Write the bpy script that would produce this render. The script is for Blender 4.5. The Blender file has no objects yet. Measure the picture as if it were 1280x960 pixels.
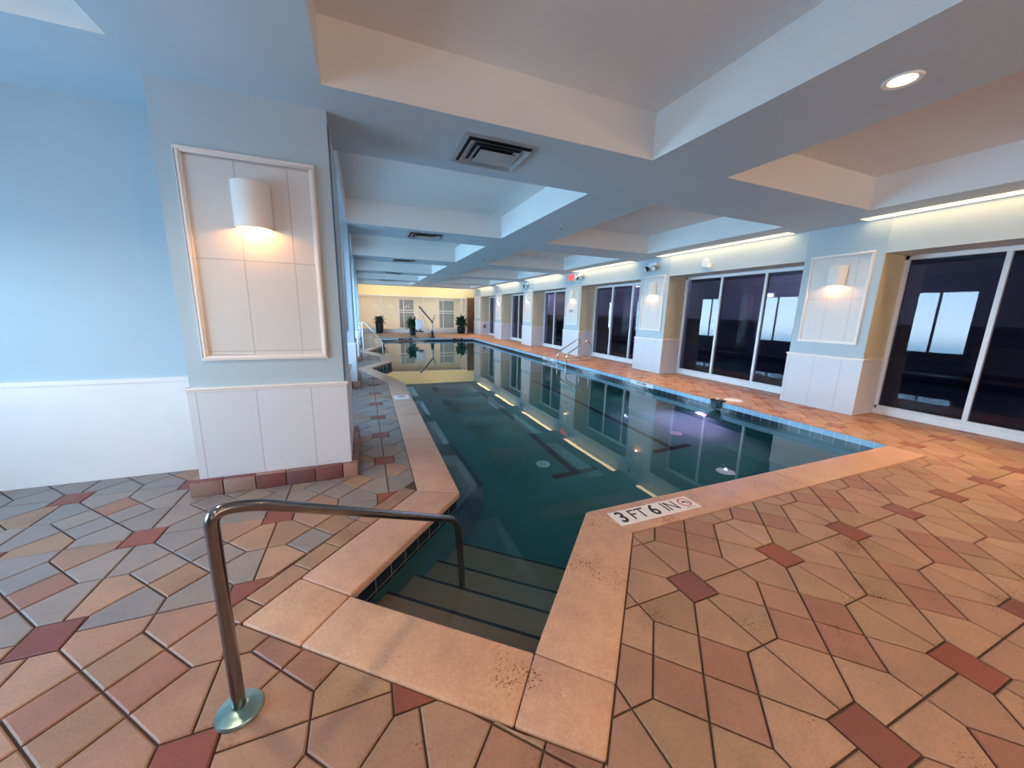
import bpy, bmesh, math, random
from mathutils import Vector, Matrix
from math import sin, cos, pi, radians
random.seed(11)
S = bpy.context.scene
COL = S.collection

# ------------------------------------------------------------------ helpers
def lin(c):
    def f(v):
        v /= 255.0
        return v / 12.92 if v <= 0.04045 else ((v + 0.055) / 1.055) ** 2.4
    return (f(c[0]), f(c[1]), f(c[2]), 1.0)

class MB:
    """collects shapes for ONE mesh object"""
    def __init__(self):
        self.v, self.f, self.m, self.uv = [], [], [], []
    def face(self, pts, mi=0, uv=None):
        n = len(self.v)
        self.v += [tuple(p) for p in pts]
        self.f.append(list(range(n, n + len(pts)))); self.m.append(mi); self.uv.append(uv)
        return self
    def box(self, a, b, mi=0):
        x0, x1 = sorted((a[0], b[0])); y0, y1 = sorted((a[1], b[1])); z0, z1 = sorted((a[2], b[2]))
        n = len(self.v)
        self.v += [(x0,y0,z0),(x1,y0,z0),(x1,y1,z0),(x0,y1,z0),(x0,y0,z1),(x1,y0,z1),(x1,y1,z1),(x0,y1,z1)]
        for q in ((3,2,1,0),(4,5,6,7),(0,1,5,4),(1,2,6,5),(2,3,7,6),(3,0,4,7)):
            self.f.append([n+i for i in q]); self.m.append(mi); self.uv.append(None)
        return self
    def prism(self, poly, z0, z1, mi=0):
        """poly CCW seen from above"""
        k = len(poly); n = len(self.v)
        self.v += [(p[0],p[1],z0) for p in poly] + [(p[0],p[1],z1) for p in poly]
        self.f.append([n+i for i in reversed(range(k))]); self.f.append([n+k+i for i in range(k)])
        for i in range(k):
            j = (i+1) % k
            self.f.append([n+i, n+j, n+k+j, n+k+i])
        self.m += [mi]*(k+2); self.uv += [None]*(k+2)
        return self
    def tube(self, path, r, seg=16, mi=0, cap=True):
        path = [Vector(p) for p in path]; rings = []
        up = None
        for i, p in enumerate(path):
            d = (path[min(i+1,len(path)-1)] - path[max(i-1,0)]).normalized()
            if up is None:
                a = Vector((0,0,1)) if abs(d.z) < .9 else Vector((1,0,0))
                up = (a - d*a.dot(d)).normalized()
            else:
                up = (up - d*up.dot(d)).normalized()
            s = d.cross(up)
            rr = r[i] if isinstance(r,(list,tuple)) else r
            n = len(self.v)
            for k in range(seg):
                t = 2*pi*k/seg
                self.v.append(tuple(p + up*(rr*cos(t)) + s*(rr*sin(t))))
            rings.append(n)
        for a, b in zip(rings, rings[1:]):
            for k in range(seg):
                j = (k+1) % seg
                self.f.append([a+k, a+j, b+j, b+k]); self.m.append(mi); self.uv.append(None)
        if cap:
            self.f.append([rings[0]+k for k in reversed(range(seg))]); self.f.append([rings[-1]+k for k in range(seg)])
            self.m += [mi]*2; self.uv += [None]*2
        return self
    def lathe(self, prof, c=(0,0,0), seg=32, mi=0, sx=1, sy=1, a0=0, a1=2*pi):
        full = abs(a1-a0-2*pi) < 1e-6
        cols = seg if full else seg+1
        n = len(self.v)
        for k in range(cols):
            t = a0 + (a1-a0)*k/seg
            for (r,z) in prof:
                self.v.append((c[0]+r*cos(t)*sx, c[1]+r*sin(t)*sy, c[2]+z))
        m = len(prof)
        for k in range(seg):
            k2 = (k+1) % cols
            for i in range(m-1):
                self.f.append([n+k*m+i, n+k2*m+i, n+k2*m+i+1, n+k*m+i+1]); self.m.append(mi); self.uv.append(None)
        return self
    def build(self, name, mats, parent=None, smooth=False, bevel=0, bseg=2, angle=None):
        me = bpy.data.meshes.new(name)
        me.from_pydata(self.v, [], self.f)
        if not isinstance(mats,(list,tuple)): mats = [mats]
        for m in mats: me.materials.append(m)
        me.polygons.foreach_set('material_index', self.m)
        if any(u is not None for u in self.uv):
            uvl = me.uv_layers.new(name='UVMap')
            for p, u in zip(me.polygons, self.uv):
                if u:
                    for li, c in zip(p.loop_indices, u): uvl.data[li].uv = c
        bm = bmesh.new(); bm.from_mesh(me)
        bmesh.ops.remove_doubles(bm, verts=bm.verts, dist=1e-5)
        if all(u is None for u in self.uv):
            bmesh.ops.recalc_face_normals(bm, faces=bm.faces)
        if bevel:
            es = [e for e in bm.edges if len(e.link_faces)==2 and e.calc_face_angle(0) > .5]
            bmesh.ops.bevel(bm, geom=es, offset=bevel, segments=bseg, affect='EDGES', profile=.5, clamp_overlap=True)
        bm.to_mesh(me); bm.free()
        if smooth:
            me.polygons.foreach_set('use_smooth', [True]*len(me.polygons))
            me.set_sharp_from_angle(angle=radians(angle if angle else 40))
        o = bpy.data.objects.new(name, me); COL.objects.link(o)
        if parent: o.parent = parent
        return o

def tag(o, label=None, cat=None, group=None, kind=None):
    if label: o['label'] = label
    if cat: o['category'] = cat
    if group: o['group'] = group
    if kind: o['kind'] = kind
    return o
def empty(name, loc=(0,0,0), rz=0):
    o = bpy.data.objects.new(name, None); o.location = loc; o.rotation_euler = (0,0,rz)
    o.empty_display_size = .1
    COL.objects.link(o); return o
def copy_tree(o, parent=None):
    c = o.copy(); COL.objects.link(c)
    if parent: c.parent = parent
    for ch in list(o.children): copy_tree(ch, c)
    return c
def text_obj(name, body, size, mat, parent=None, loc=(0,0,0), rot=(0,0,0), ext=.0015, sx=1.0, bold=0.0):
    cu = bpy.data.curves.new(name, 'FONT'); cu.body = body; cu.size = size; cu.extrude = ext
    cu.align_x = 'CENTER'; cu.align_y = 'CENTER'; cu.offset = bold
    t = bpy.data.objects.new(name+'_tmp', cu); COL.objects.link(t)
    dg = bpy.context.evaluated_depsgraph_get(); dg.update()
    me = bpy.data.meshes.new_from_object(t.evaluated_get(dg))
    bpy.data.objects.remove(t); me.materials.clear(); me.materials.append(mat)
    o = bpy.data.objects.new(name, me); COL.objects.link(o)
    o.location = loc; o.rotation_euler = rot; o.scale = (sx,1,1)
    if parent: o.parent = parent
    return o

# ------------------------------------------------------------------ materials
def newmat(name):
    m = bpy.data.materials.new(name); m.use_nodes = True
    nt = m.node_tree; nt.nodes.clear()
    out = nt.nodes.new('ShaderNodeOutputMaterial')
    return m, nt, out
def N(nt, t, **kw):
    n = nt.nodes.new(t)
    for k, v in kw.items():
        if k in n.inputs: n.inputs[k].default_value = v
        else: setattr(n, k, v)
    return n
def ramp(nt, stops, interp='LINEAR'):
    r = nt.nodes.new('ShaderNodeValToRGB'); r.color_ramp.interpolation = interp
    e = r.color_ramp.elements
    while len(e) < len(stops): e.new(.5)
    for q, (p, c) in zip(e, stops): q.position = p; q.color = c
    return r
def plain(name, rgb, rough=.6, metal=0, var=.06, scale=3.0, bump=.0, bscale=60, spec=.5, coat=0):
    m, nt, out = newmat(name); L = nt.links.new
    b = N(nt,'ShaderNodeBsdfPrincipled', Roughness=rough, Metallic=metal)
    b.inputs['Specular IOR Level'].default_value = spec
    b.inputs['Coat Weight'].default_value = coat
    tc = N(nt,'ShaderNodeTexCoord')
    nz = N(nt,'ShaderNodeTexNoise', Scale=scale, Detail=5.0); L(tc.outputs['Object'], nz.inputs['Vector'])
    c = lin(rgb)
    r = ramp(nt, [(.25, tuple(x*(1-var) for x in c[:3])+(1,)), (.75, tuple(min(1,x*(1+var)) for x in c[:3])+(1,))])
    L(nz.outputs['Fac'], r.inputs['Fac']); L(r.outputs['Color'], b.inputs['Base Color'])
    if bump:
        n2 = N(nt,'ShaderNodeTexNoise', Scale=bscale, Detail=4.0); L(tc.outputs['Object'], n2.inputs['Vector'])
        bp = N(nt,'ShaderNodeBump', Strength=bump, Distance=.004); L(n2.outputs['Fac'], bp.inputs['Height']); L(bp.outputs['Normal'], b.inputs['Normal'])
    L(b.outputs['BSDF'], out.inputs['Surface'])
    return m
def emit(name, rgb, strength):
    m, nt, out = newmat(name)
    e = N(nt,'ShaderNodeEmission', Color=lin(rgb), Strength=strength)
    nt.links.new(e.outputs[0], out.inputs['Surface']); return m
def island_stone(name, cols, rough=.55, spots=True, bump=.35):
    """colour differs from stone to stone, mottled within each"""
    m, nt, out = newmat(name); L = nt.links.new
    b = N(nt,'ShaderNodeBsdfPrincipled', Roughness=rough); b.inputs['Specular IOR Level'].default_value = .35
    g = N(nt,'ShaderNodeNewGeometry')
    r = ramp(nt, [(i/max(1,len(cols)-1), lin(c)) for i, c in enumerate(cols)])
    L(g.outputs['Random Per Island'], r.inputs['Fac'])
    tc = N(nt,'ShaderNodeTexCoord')
    n1 = N(nt,'ShaderNodeTexNoise', Scale=4.5, Detail=6.0, Roughness=.65); L(tc.outputs['Object'], n1.inputs['Vector'])
    mx = N(nt,'ShaderNodeMixRGB', blend_type='OVERLAY', Fac=.55)
    r1 = ramp(nt, [(.3,(.36,.36,.37,1)),(.7,(.66,.63,.6,1))]); L(n1.outputs['Fac'], r1.inputs['Fac'])
    L(r.outputs['Color'], mx.inputs[1]); L(r1.outputs['Color'], mx.inputs[2])
    src = mx.outputs[0]
    n2 = N(nt,'ShaderNodeTexNoise', Scale=70.0, Detail=5.0, Roughness=.7); L(tc.outputs['Object'], n2.inputs['Vector'])
    mx2 = N(nt,'ShaderNodeMixRGB', blend_type='OVERLAY', Fac=.35)
    L(src, mx2.inputs[1]); L(n2.outputs['Fac'], mx2.inputs[2]); src = mx2.outputs[0]
    if spots:
        vo = N(nt,'ShaderNodeTexNoise', Scale=95.0, Detail=3.0, Roughness=.6); L(tc.outputs['Object'], vo.inputs['Vector'])
        n3 = N(nt,'ShaderNodeTexNoise', Scale=2.6, Detail=2.0); L(tc.outputs['Object'], n3.inputs['Vector'])
        mu = N(nt,'ShaderNodeMath', operation='MULTIPLY'); L(vo.outputs['Fac'], mu.inputs[0]); L(n3.outputs['Fac'], mu.inputs[1])
        rs = ramp(nt, [(.36,(0,0,0,1)),(.42,(1,1,1,1))]); L(mu.outputs[0], rs.inputs['Fac'])
        mx3 = N(nt,'ShaderNodeMixRGB', blend_type='MULTIPLY'); mx3.inputs[2].default_value = lin((165,130,110))
        L(rs.outputs['Color'], mx3.inputs[0]); L(src, mx3.inputs[1]); src = mx3.outputs[0]
    L(src, b.inputs['Base Color'])
    rr = ramp(nt, [(.3,(rough-.14,)*3+(1,)),(.7,(rough+.1,)*3+(1,))]); L(n1.outputs['Fac'], rr.inputs['Fac']); L(rr.outputs['Color'], b.inputs['Roughness'])
    bp = N(nt,'ShaderNodeBump', Strength=bump, Distance=.006); L(n2.outputs['Fac'], bp.inputs['Height']); L(bp.outputs['Normal'], b.inputs['Normal'])
    L(b.outputs['BSDF'], out.inputs['Surface'])
    return m
def tiles(name, a, bcol, mortar, w, h, ms, rough=.25, offset=0.0, coords='UV', rot=None, bump=.3):
    m, nt, out = newmat(name); L = nt.links.new
    b = N(nt,'ShaderNodeBsdfPrincipled', Roughness=rough)
    tc = N(nt,'ShaderNodeTexCoord')
    br = N(nt,'ShaderNodeTexBrick', Color1=lin(a), Color2=lin(bcol), Mortar=lin(mortar))
    br.offset = offset
    for k, v in (('Scale',1.0),('Mortar Size',ms),('Brick Width',w),('Row Height',h),('Mortar Smooth',.1),('Bias',0.0)): br.inputs[k].default_value = v
    if rot is not None:
        mp = N(nt,'ShaderNodeMapping'); mp.inputs['Rotation'].default_value = rot
        L(tc.outputs[coords], mp.inputs['Vector']); L(mp.outputs[0], br.inputs['Vector'])
    else: L(tc.outputs[coords], br.inputs['Vector'])
    L(br.outputs['Color'], b.inputs['Base Color'])
    bp = N(nt,'ShaderNodeBump', Strength=bump, Distance=.003, invert=True); L(br.outputs['Fac'], bp.inputs['Height']); L(bp.outputs['Normal'], b.inputs['Normal'])
    L(b.outputs['BSDF'], out.inputs['Surface'])
    return m
def pane_mat(name, tint, ior=1.55):
    m, nt, out = newmat(name); L = nt.links.new
    t = N(nt,'ShaderNodeBsdfTransparent', Color=tint); g = N(nt,'ShaderNodeBsdfGlossy', Roughness=0.0)
    fr = N(nt,'ShaderNodeFresnel', IOR=ior); mx = N(nt,'ShaderNodeMixShader')
    ge = N(nt,'ShaderNodeNewGeometry'); mr = N(nt,'ShaderNodeMapRange')
    mr.inputs['To Min'].default_value = ior; mr.inputs['To Max'].default_value = 1/ior
    L(ge.outputs['Backfacing'], mr.inputs['Value']); L(mr.outputs[0], fr.inputs['IOR'])     # the same reflectance from either side
    L(fr.outputs[0], mx.inputs[0]); L(t.outputs[0], mx.inputs[1]); L(g.outputs[0], mx.inputs[2]); L(mx.outputs[0], out.inputs['Surface'])
    return m

M = {}
M['blue_paint']  = plain('blue_wall_paint', (176,190,199), .55, var=.03, scale=1.5, bump=.08, bscale=180)
M['far_header'] = plain('far_header_paint', (234,219,176), .6, var=.03)
M['header_paint'] = plain('header_wall_paint', (194,202,204), .55, var=.03, scale=1.5, bump=.08, bscale=180)
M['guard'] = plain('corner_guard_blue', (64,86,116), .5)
M['reveal'] = plain('reveal_cream', (206,194,164), .55, var=.03, scale=1.5)  # even cream on the upper sides of the window recesses
M['soffit']      = plain('beam_paint', (190,208,220), .6, var=.03, scale=1.2, bump=.15, bscale=140)
M['coffer']      = plain('coffer_paint', (228,227,226), .65, var=.03, scale=1.2, bump=.15, bscale=120)
M['white_paint'] = plain('white_paint', (232,230,230), .4, var=.02)
M['trim']        = plain('trim_paint', (238,226,220), .32, var=.02)
M['wainscot']    = tiles('wainscot_panels', (216,212,216), (211,208,212), (184,180,186), .42, 1.2, .004, rough=.35, coords='UV', bump=.5)
M['inset']       = tiles('inset_panels', (216,208,204), (212,205,202), (186,178,176), .36, .74, .004, rough=.4, coords='UV', bump=.5)
M['tan']  = island_stone('tan_pavers', [(160,122,100),(168,130,106),(152,116,96),(162,122,102),(150,114,96),(170,132,110),(156,118,98)], .5)
M['red']  = island_stone('red_pavers', [(126,68,58),(138,76,62),(120,70,64),(130,72,62)], .5, spots=False)
M['dia']  = island_stone('terracotta_pavers', [(152,108,90),(144,98,82),(158,116,96),(140,98,84),(152,110,92),(146,98,82)], .5)
M['gry']  = island_stone('grey_pavers', [(156,122,96),(148,114,92),(160,126,100),(150,116,92)], .5)
M['daylit'] = island_stone('daylight_grey_pavers', [(140,126,120),(128,118,116),(146,128,120),(134,120,114)], .42, spots=False)  # greyer copy of the pavers, cool daylight put into its colour
M['grout'] = plain('grout', (74,56,48), .9, var=.2, scale=14, bump=.4, bscale=160)
M['coping'] = island_stone('coping_stone', [(192,148,124),(198,154,126),(188,146,126),(196,148,122)], .42, spots=True, bump=.3)
M['brick'] = island_stone('base_bricks', [(116,76,74),(176,142,128),(98,72,78),(128,72,66),(162,126,112),(106,70,70)], .6, spots=False)
M['band_navy'] = tiles('navy_waterline_tile', (24,36,50), (18,30,44), (120,124,122), .152, .152, .004, rough=.12)
M['band_light'] = tiles('pale_blue_waterline_tile', (150,188,210), (138,178,204), (196,214,224), .152, .2, .005, rough=.15)
M['plaster'] = plain('pool_plaster', (70,128,124), .8, var=.06, scale=2.5)
M['step_plaster'] = plain('step_plaster', (172,140,112), .8, var=.06, scale=3)
M['ledge'] = plain('ledge_plaster', (92,94,92), .8, var=.08, scale=3)
M['navy'] = plain('navy_tile', (10,18,34), .3, var=.15, scale=20)
M['steel'] = plain('brushed_steel', (168,158,152), .2, metal=1, var=.05, scale=40)
M['bright_steel'] = plain('bright_steel', (205,205,208), .16, metal=1, var=.03)
M['rail_steel'] = plain('aged_steel', (134,132,134), .22, metal=1, var=.12, scale=25)
M['flange'] = plain('verdigris_steel', (140,170,168), .3, metal=.85, var=.25, scale=18)
M['black'] = plain('black_plastic', (16,16,18), .45)
M['white_plastic'] = plain('white_plastic', (228,228,230), .4)
M['sconce'] = plain('sconce_ceramic', (236,228,222), .5)
M['frame'] = plain('white_frame', (222,222,226), .35)
M['marker'] = plain('marker_tile', (230,220,220), .3, var=.02)
M['ink'] = plain('black_ink', (14,12,16), .35)
M['redink'] = plain('red_ink', (178,52,44), .4)
M['rim'] = plain('notice_red', (160,84,66), .5)
M['vent'] = plain('vent_metal', (186,194,200), .4, metal=.3)
M['dark_in'] = plain('vent_inside', (20,24,28), .7)
M['wood'] = plain('wood_column', (118,82,58), .5, var=.2, scale=9)
M['cream'] = plain('cream_wall', (236,229,212), .6, var=.03)
M['leaf'] = plain('leaf_green', (34,62,44), .5, var=.35, scale=9)
M['leaf2'] = plain('leaf_light', (70,100,60), .5, var=.35, scale=9)
M['pot'] = plain('pot_glaze', (28,44,46), .25, var=.2, scale=6)
M['bark'] = plain('stem', (80,62,44), .8, var=.2)
M['tint'] = pane_mat('tinted_pane', (.42,.44,.58,1), 1.45)
M['clear'] = pane_mat('clear_pane', (.93,.96,.97,1), 1.45)
M['clear_far'] = pane_mat('thin_clear_pane', (.95,.97,.97,1), 1.18)
M['ext_dark'] = tiles('dark_siding', (56,50,66), (50,46,62), (26,24,34), 8.0, .19, .02, rough=.7, coords='UV', bump=.4)
M['ext_grey'] = plain('grey_exterior', (112,110,116), .8, var=.08)
M['asphalt'] = plain('asphalt', (50,48,52), .9, var=.15)
M['bluewin'] = tiles('blind_slats', (150,164,172), (140,156,166), (104,118,128), 4.0, .06, .008, rough=.5, coords='UV')
M['warm_tube'] = emit('warm_cove_diffuser', (255,222,166), 5.0)
M['bulb'] = emit('sconce_bulb', (255,196,120), 14.0)
M['far_tube'] = emit('far_cove_diffuser', (255,214,140), 2.5)
M['can'] = emit('downlight_lens', (255,220,176), 3.0)
M['exitred'] = emit('exit_letters', (255,60,70), 2.2)
M['exitface'] = emit('exit_face', (255,170,180), .55)
M['ext_lamp'] = emit('garage_lamp', (255,240,214), 9.0)
M['purple'] = emit('purple_lens', (255,120,200), 4.0)
M['ceil_panel'] = emit('far_room_panel', (255,242,222), 17.0)

# water: smooth dielectric surface with tinted absorption inside
def water_mat():
    m, nt, out = newmat('water'); L = nt.links.new
    g = N(nt,'ShaderNodeBsdfGlass', Roughness=0.0, IOR=1.333)
    tc = N(nt,'ShaderNodeTexCoord'); nz = N(nt,'ShaderNodeTexNoise', Scale=1.3, Detail=2.0); L(tc.outputs['Object'], nz.inputs['Vector'])
    bp = N(nt,'ShaderNodeBump', Strength=.03, Distance=.02); L(nz.outputs['Fac'], bp.inputs['Height']); L(bp.outputs['Normal'], g.inputs['Normal'])
    L(g.outputs[0], out.inputs['Surface'])
    a = N(nt,'ShaderNodeVolumeAbsorption', Density=.66); a.inputs['Color'].default_value = (.2,.72,.73,1)
    L(a.outputs[0], out.inputs['Volume'])
    return m
M['water'] = water_mat()

# ------------------------------------------------------------------ plan of the place (metres; camera over the origin)
ZB, ZC = 3.2, 3.64            # underside of beams, coffer ceiling
XR, XG = 7.72, 8.40           # right pier faces, right glass
DECK_Z = 0.0
WATER = -.16
POOL = [(-.185,1.978),(.679,1.257),(1.63,2.25),(6.3,2.27),(6.3,22.0),(.75,22.0),(.75,17.6),(.10,15.2),(.75,13.5),(.75,11.95),(.11,10.7),(.76,8.3),(.70,2.953)]
WID  = [.31,.355,.34,.0,.0,.3,.3,.3,.3,.3,.3,.33,.355]     # coping width along edge i -> i+1
BAYS = [(4.5,7.79),(8.9,12.1),(13.29,16.39),(17.55,20.72),(21.9,25.0)]
def offset_poly(poly, wid):
    n = len(poly); out = []
    lines = []
    for i in range(n):
        a = Vector(poly[i]); b = Vector(poly[(i+1)%n]); d = (b-a).normalized(); nr = Vector((d.y,-d.x))
        lines.append((a + nr*wid[i], d))
    for i in range(n):
        p, d = lines[i-1]; q, e = lines[i]
        den = d.x*e.y - d.y*e.x
        if abs(den) < 1e-6: out.append(tuple(q)); continue
        t = ((q.x-p.x)*e.y - (q.y-p.y)*e.x)/den
        out.append(tuple(p + d*t))
    return out
OUTER = offset_poly(POOL, WID)
def inside(pt, poly):
    x, y = pt; c = False; n = len(poly)
    for i in range(n):
        x1,y1 = poly[i]; x2,y2 = poly[(i+1)%n]
        if (y1 > y) != (y2 > y) and x < (x2-x1)*(y-y1)/(y2-y1)+x1: c = not c
    return c

# ------------------------------------------------------------------ floor: pavers in the square-and-diamond pattern
def make_floor():
    PX, PY, SX, SY = .82, .858, 1.77, 1.35
    a, d = .122, .363
    e = (a+.515)/2
    x0, x1, y0, y1 = -4.2, 8.4, -4.5, 27.8
    polys = []
    def add(pts, kind): polys.append(([(SX+px*PX, SY+py*PY) for px, py in pts], kind))
    mid = .3185
    i0, i1 = int((x0-SX)/PX)-1, int((x1-SX)/PX)+1
    j0, j1 = int((y0-SY)/PY)-1, int((y1-SY)/PY)+1
    for i in range(i0, i1+1):
        for j in range(j0, j1+1):
            add([(i-a,j-a),(i+a,j-a),(i+a,j+a),(i-a,j+a)], 1)
            c = (i+.5, j+.5); lo=(c[0],c[1]-d); hi=(c[0],c[1]+d); le=(c[0]-d,c[1]); ri=(c[0]+d,c[1])
            h = d/2
            bl=(c[0]-h,c[1]-h); br=(c[0]+h,c[1]-h); tl=(c[0]-h,c[1]+h); tr=(c[0]+h,c[1]+h)
            add([lo,br,c,bl],2); add([br,ri,tr,c],2); add([c,tr,hi,tl],2); add([bl,c,tl,le],2)
            for sy in (1,-1):          # around the middle of the edge (i+.5, j)
                for sx in (1,-1):
                    q = [(.5-.5+a,0),(a,a),(mid,mid),(.5,.5-d),(.5,0)]
                    pts = [(i+.5+sx*(px-.5), j+sy*py) for px, py in q]
                    if sx*sy > 0: pts = pts[::-1]
                    add(pts, 0)
                    pts = [(i+sy*py, j+.5+sx*(px-.5)) for px, py in q]
                    if sx*sy < 0: pts = pts[::-1]
                    add(pts, 0)
    bm = bmesh.new()
    g = .0045
    for pts, kind in polys:
        cx = sum(p[0] for p in pts)/len(pts); cy = sum(p[1] for p in pts)/len(pts)
        if not (x0-.2 < cx < x1+.2 and y0-.2 < cy < y1+.2): continue
        sp = offset_poly(pts, [-g]*len(pts))
        try: f = bm.faces.new([bm.verts.new((p[0],p[1],0)) for p in sp])
        except ValueError: continue
        if kind == 0 and random.random() < .16: kind = 3
        if kind == 2 and random.random() < .25: kind = 3
        if cx < .5 and cy > 2.2 and kind != 1 and random.random() < (.85 if cy > 3.3 else .6): kind = 5  # left of the pool most pavers carry the painted daylight cast
        f.material_index = kind
    # cut along the coping's outer line, the border row and the room's limits
    gap = .006
    BORD = offset_poly(POOL, [w+gap for w in WID])
    ROW = list(BORD)
    segs = [(BORD[i], BORD[(i+1)%len(BORD)]) for i in range(len(BORD))]
    # a thin border row beside the left diagonal
    p, q = Vector(BORD[12]), Vector(BORD[0])
    dn = (q-p).normalized(); nr = Vector((dn.y,-dn.x))
    rowA, rowB = p + nr*.15, q + nr*.15
    row_in  = [tuple(p), tuple(q), tuple(q+nr*.15), tuple(p+nr*.15)]
    segs += [(tuple(rowA),tuple(rowB))]
    def cut(a, b):
        a = Vector(a); b = Vector(b); dd = (b-a).normalized(); n = Vector((dd.y,-dd.x,0)); L = (b-a).length
        fs = []
        for f in bm.faces:
            ts = [(Vector(v.co[:2])-a) for v in f.verts]
            al = [t.dot(dd) for t in ts]; ac = [t.dot(n.xy) for t in ts]
            if max(al) > -.02 and min(al) < L+.02 and min(ac) < 0 < max(ac): fs.append(f)
        geom = set(fs)
        for f in fs: geom.update(f.edges); geom.update(f.verts)
        bmesh.ops.bisect_plane(bm, geom=list(geom), plane_co=(a.x,a.y,0), plane_no=n, dist=1e-5)
    for s in segs: cut(*s)
    for s in (((x0,y0),(x0,y1)),((x1,y0),(x1,y1)),((x0,y0),(x1,y0)),((x0,y1),(x1,y1))): cut(*s)
    kill = []
    for f in bm.faces:
        c = f.calc_center_median()
        if inside(c[:2], BORD) or inside(c[:2], row_in) or not (x0 < c.x < x1 and y0 < c.y < y1) or f.calc_area() < 4e-5: kill.append(f)
    bmesh.ops.delete(bm, geom=kill, context='FACES')
    inner = [e_ for e_ in bm.edges if len(e_.link_faces) == 2]
    bmesh.ops.dissolve_edges(bm, edges=inner, use_verts=False)
    # border row pieces
    t = 0; Ltot = (q-p).length
    while t < Ltot-.02:
        w = random.choice((.24,.3,.34)); t2 = min(Ltot, t+w)
        A = p+dn*(t+.004); B = p+dn*(t2-.004)
        f = bm.faces.new([bm.verts.new((v.x,v.y,0)) for v in (A+nr*.004, A+nr*.145, B+nr*.145, B+nr*.004)])
        f.material_index = random.choice((0,2,3)); t = t2
    bmesh.ops.recalc_face_normals(bm, faces=bm.faces)
    for f in bm.faces:
        if f.normal.z < 0: f.normal_flip()
    for v in bm.verts: v.co.z = -.005
    bmesh.ops.inset_individual(bm, faces=list(bm.faces), thickness=.006, depth=.005, use_even_offset=True)
    be = [e_ for e_ in bm.edges if e_.is_boundary]
    r = bmesh.ops.extrude_edge_only(bm, edges=be)
    for v in [x for x in r['geom'] if isinstance(x, bmesh.types.BMVert)]: v.co.z = -.02
    # mortar bed below the joints, with the pool left open
    lo = [bm.verts.new((x,y,-.011)) for x, y in ((x0,y0),(x1,y0),(x1,y1),(x0,y1))]
    li = [bm.verts.new((x,y,-.011)) for x, y in offset_poly(POOL, [.05 if w else .004 for w in WID])]
    es = [bm.edges.new((lo[i], lo[(i+1)%4])) for i in range(4)] + [bm.edges.new((li[i], li[(i+1)%len(li)])) for i in range(len(li))]
    r = bmesh.ops.triangle_fill(bm, use_beauty=True, edges=es, normal=(0,0,1))
    for f in r['geom']:
        if isinstance(f, bmesh.types.BMFace): f.material_index = 4
    me = bpy.data.meshes.new('floor'); bm.to_mesh(me); bm.free()
    for k in ('tan','red','dia','gry','grout','daylit'): me.materials.append(M[k])
    o = bpy.data.objects.new('floor', me); COL.objects.link(o)
    return tag(o, 'pool deck of terracotta pavers in a square and diamond pattern', 'floor', kind='structure')
make_floor()

# ------------------------------------------------------------------ coping
def make_coping():
    n = len(POOL)
    bm_all = MB()
    LIP = .022
    INN = offset_poly(POOL, [-LIP if w else 0 for w in WID])
    def orient(i):
        a, b, c = Vector(POOL[i-1]), Vector(POOL[i]), Vector(POOL[(i+1)%n])
        return (b-a).cross(c-b) if False else (b.x-a.x)*(c.y-b.y)-(b.y-a.y)*(c.x-b.x)
    stones = []
    for i in range(n):
        if WID[i] == 0: continue
        j = (i+1) % n
        a, b = Vector(INN[i]), Vector(INN[j]); d = (b-a).normalized(); nr = Vector((d.y,-d.x)); w = WID[i]+LIP
        # ends: square where the deck corner is a separate block, mitred where the line turns the other way
        def end(k, base):
            if orient(k) > 0 and 0 < k+1 and k in (0,1): return base + nr*w          # block corner
            return Vector(OUTER[k])
        oa, ob = end(i, a), end(j, b)
        L = (b-a).length; cuts = max(1, round(L/2.4))
        for k in range(cuts):
            s, e = k/cuts, (k+1)/cuts
            A, B = a.lerp(b,s), a.lerp(b,e)
            C = ob if e == 1 else B + nr*w
            D = oa if s == 0 else A + nr*w
            stones.append([A,D,C,B])
    for k in (0,1):
        a = Vector(INN[k]); p = Vector(OUTER[k])
        def nrm(i):
            q = Vector(INN[i]); r = Vector(INN[(i+1)%n]); dd = (r-q).normalized(); return Vector((dd.y,-dd.x))
        u, v = nrm((k-1)%n)*(WID[(k-1)%n]+LIP), nrm(k)*(WID[k]+LIP)
        stones.append([a, a+u, p, a+v])
    for q in stones:
        c = sum(q, Vector((0,0)))/4
        q = [p + (c-p).normalized()*.0025 for p in q]
        area = sum(q[i].x*q[(i+1)%4].y - q[(i+1)%4].x*q[i].y for i in range(4))
        if area < 0: q = q[::-1]
        bm_all.prism([(p.x,p.y) for p in q], -.055, .004)
    o = bm_all.build('trim_coping', M['coping'], bevel=.012, bseg=3, smooth=True, angle=50)
    return tag(o, 'smooth orange tan coping stones along the pool edge', 'coping', kind='structure')
make_coping()

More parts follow.
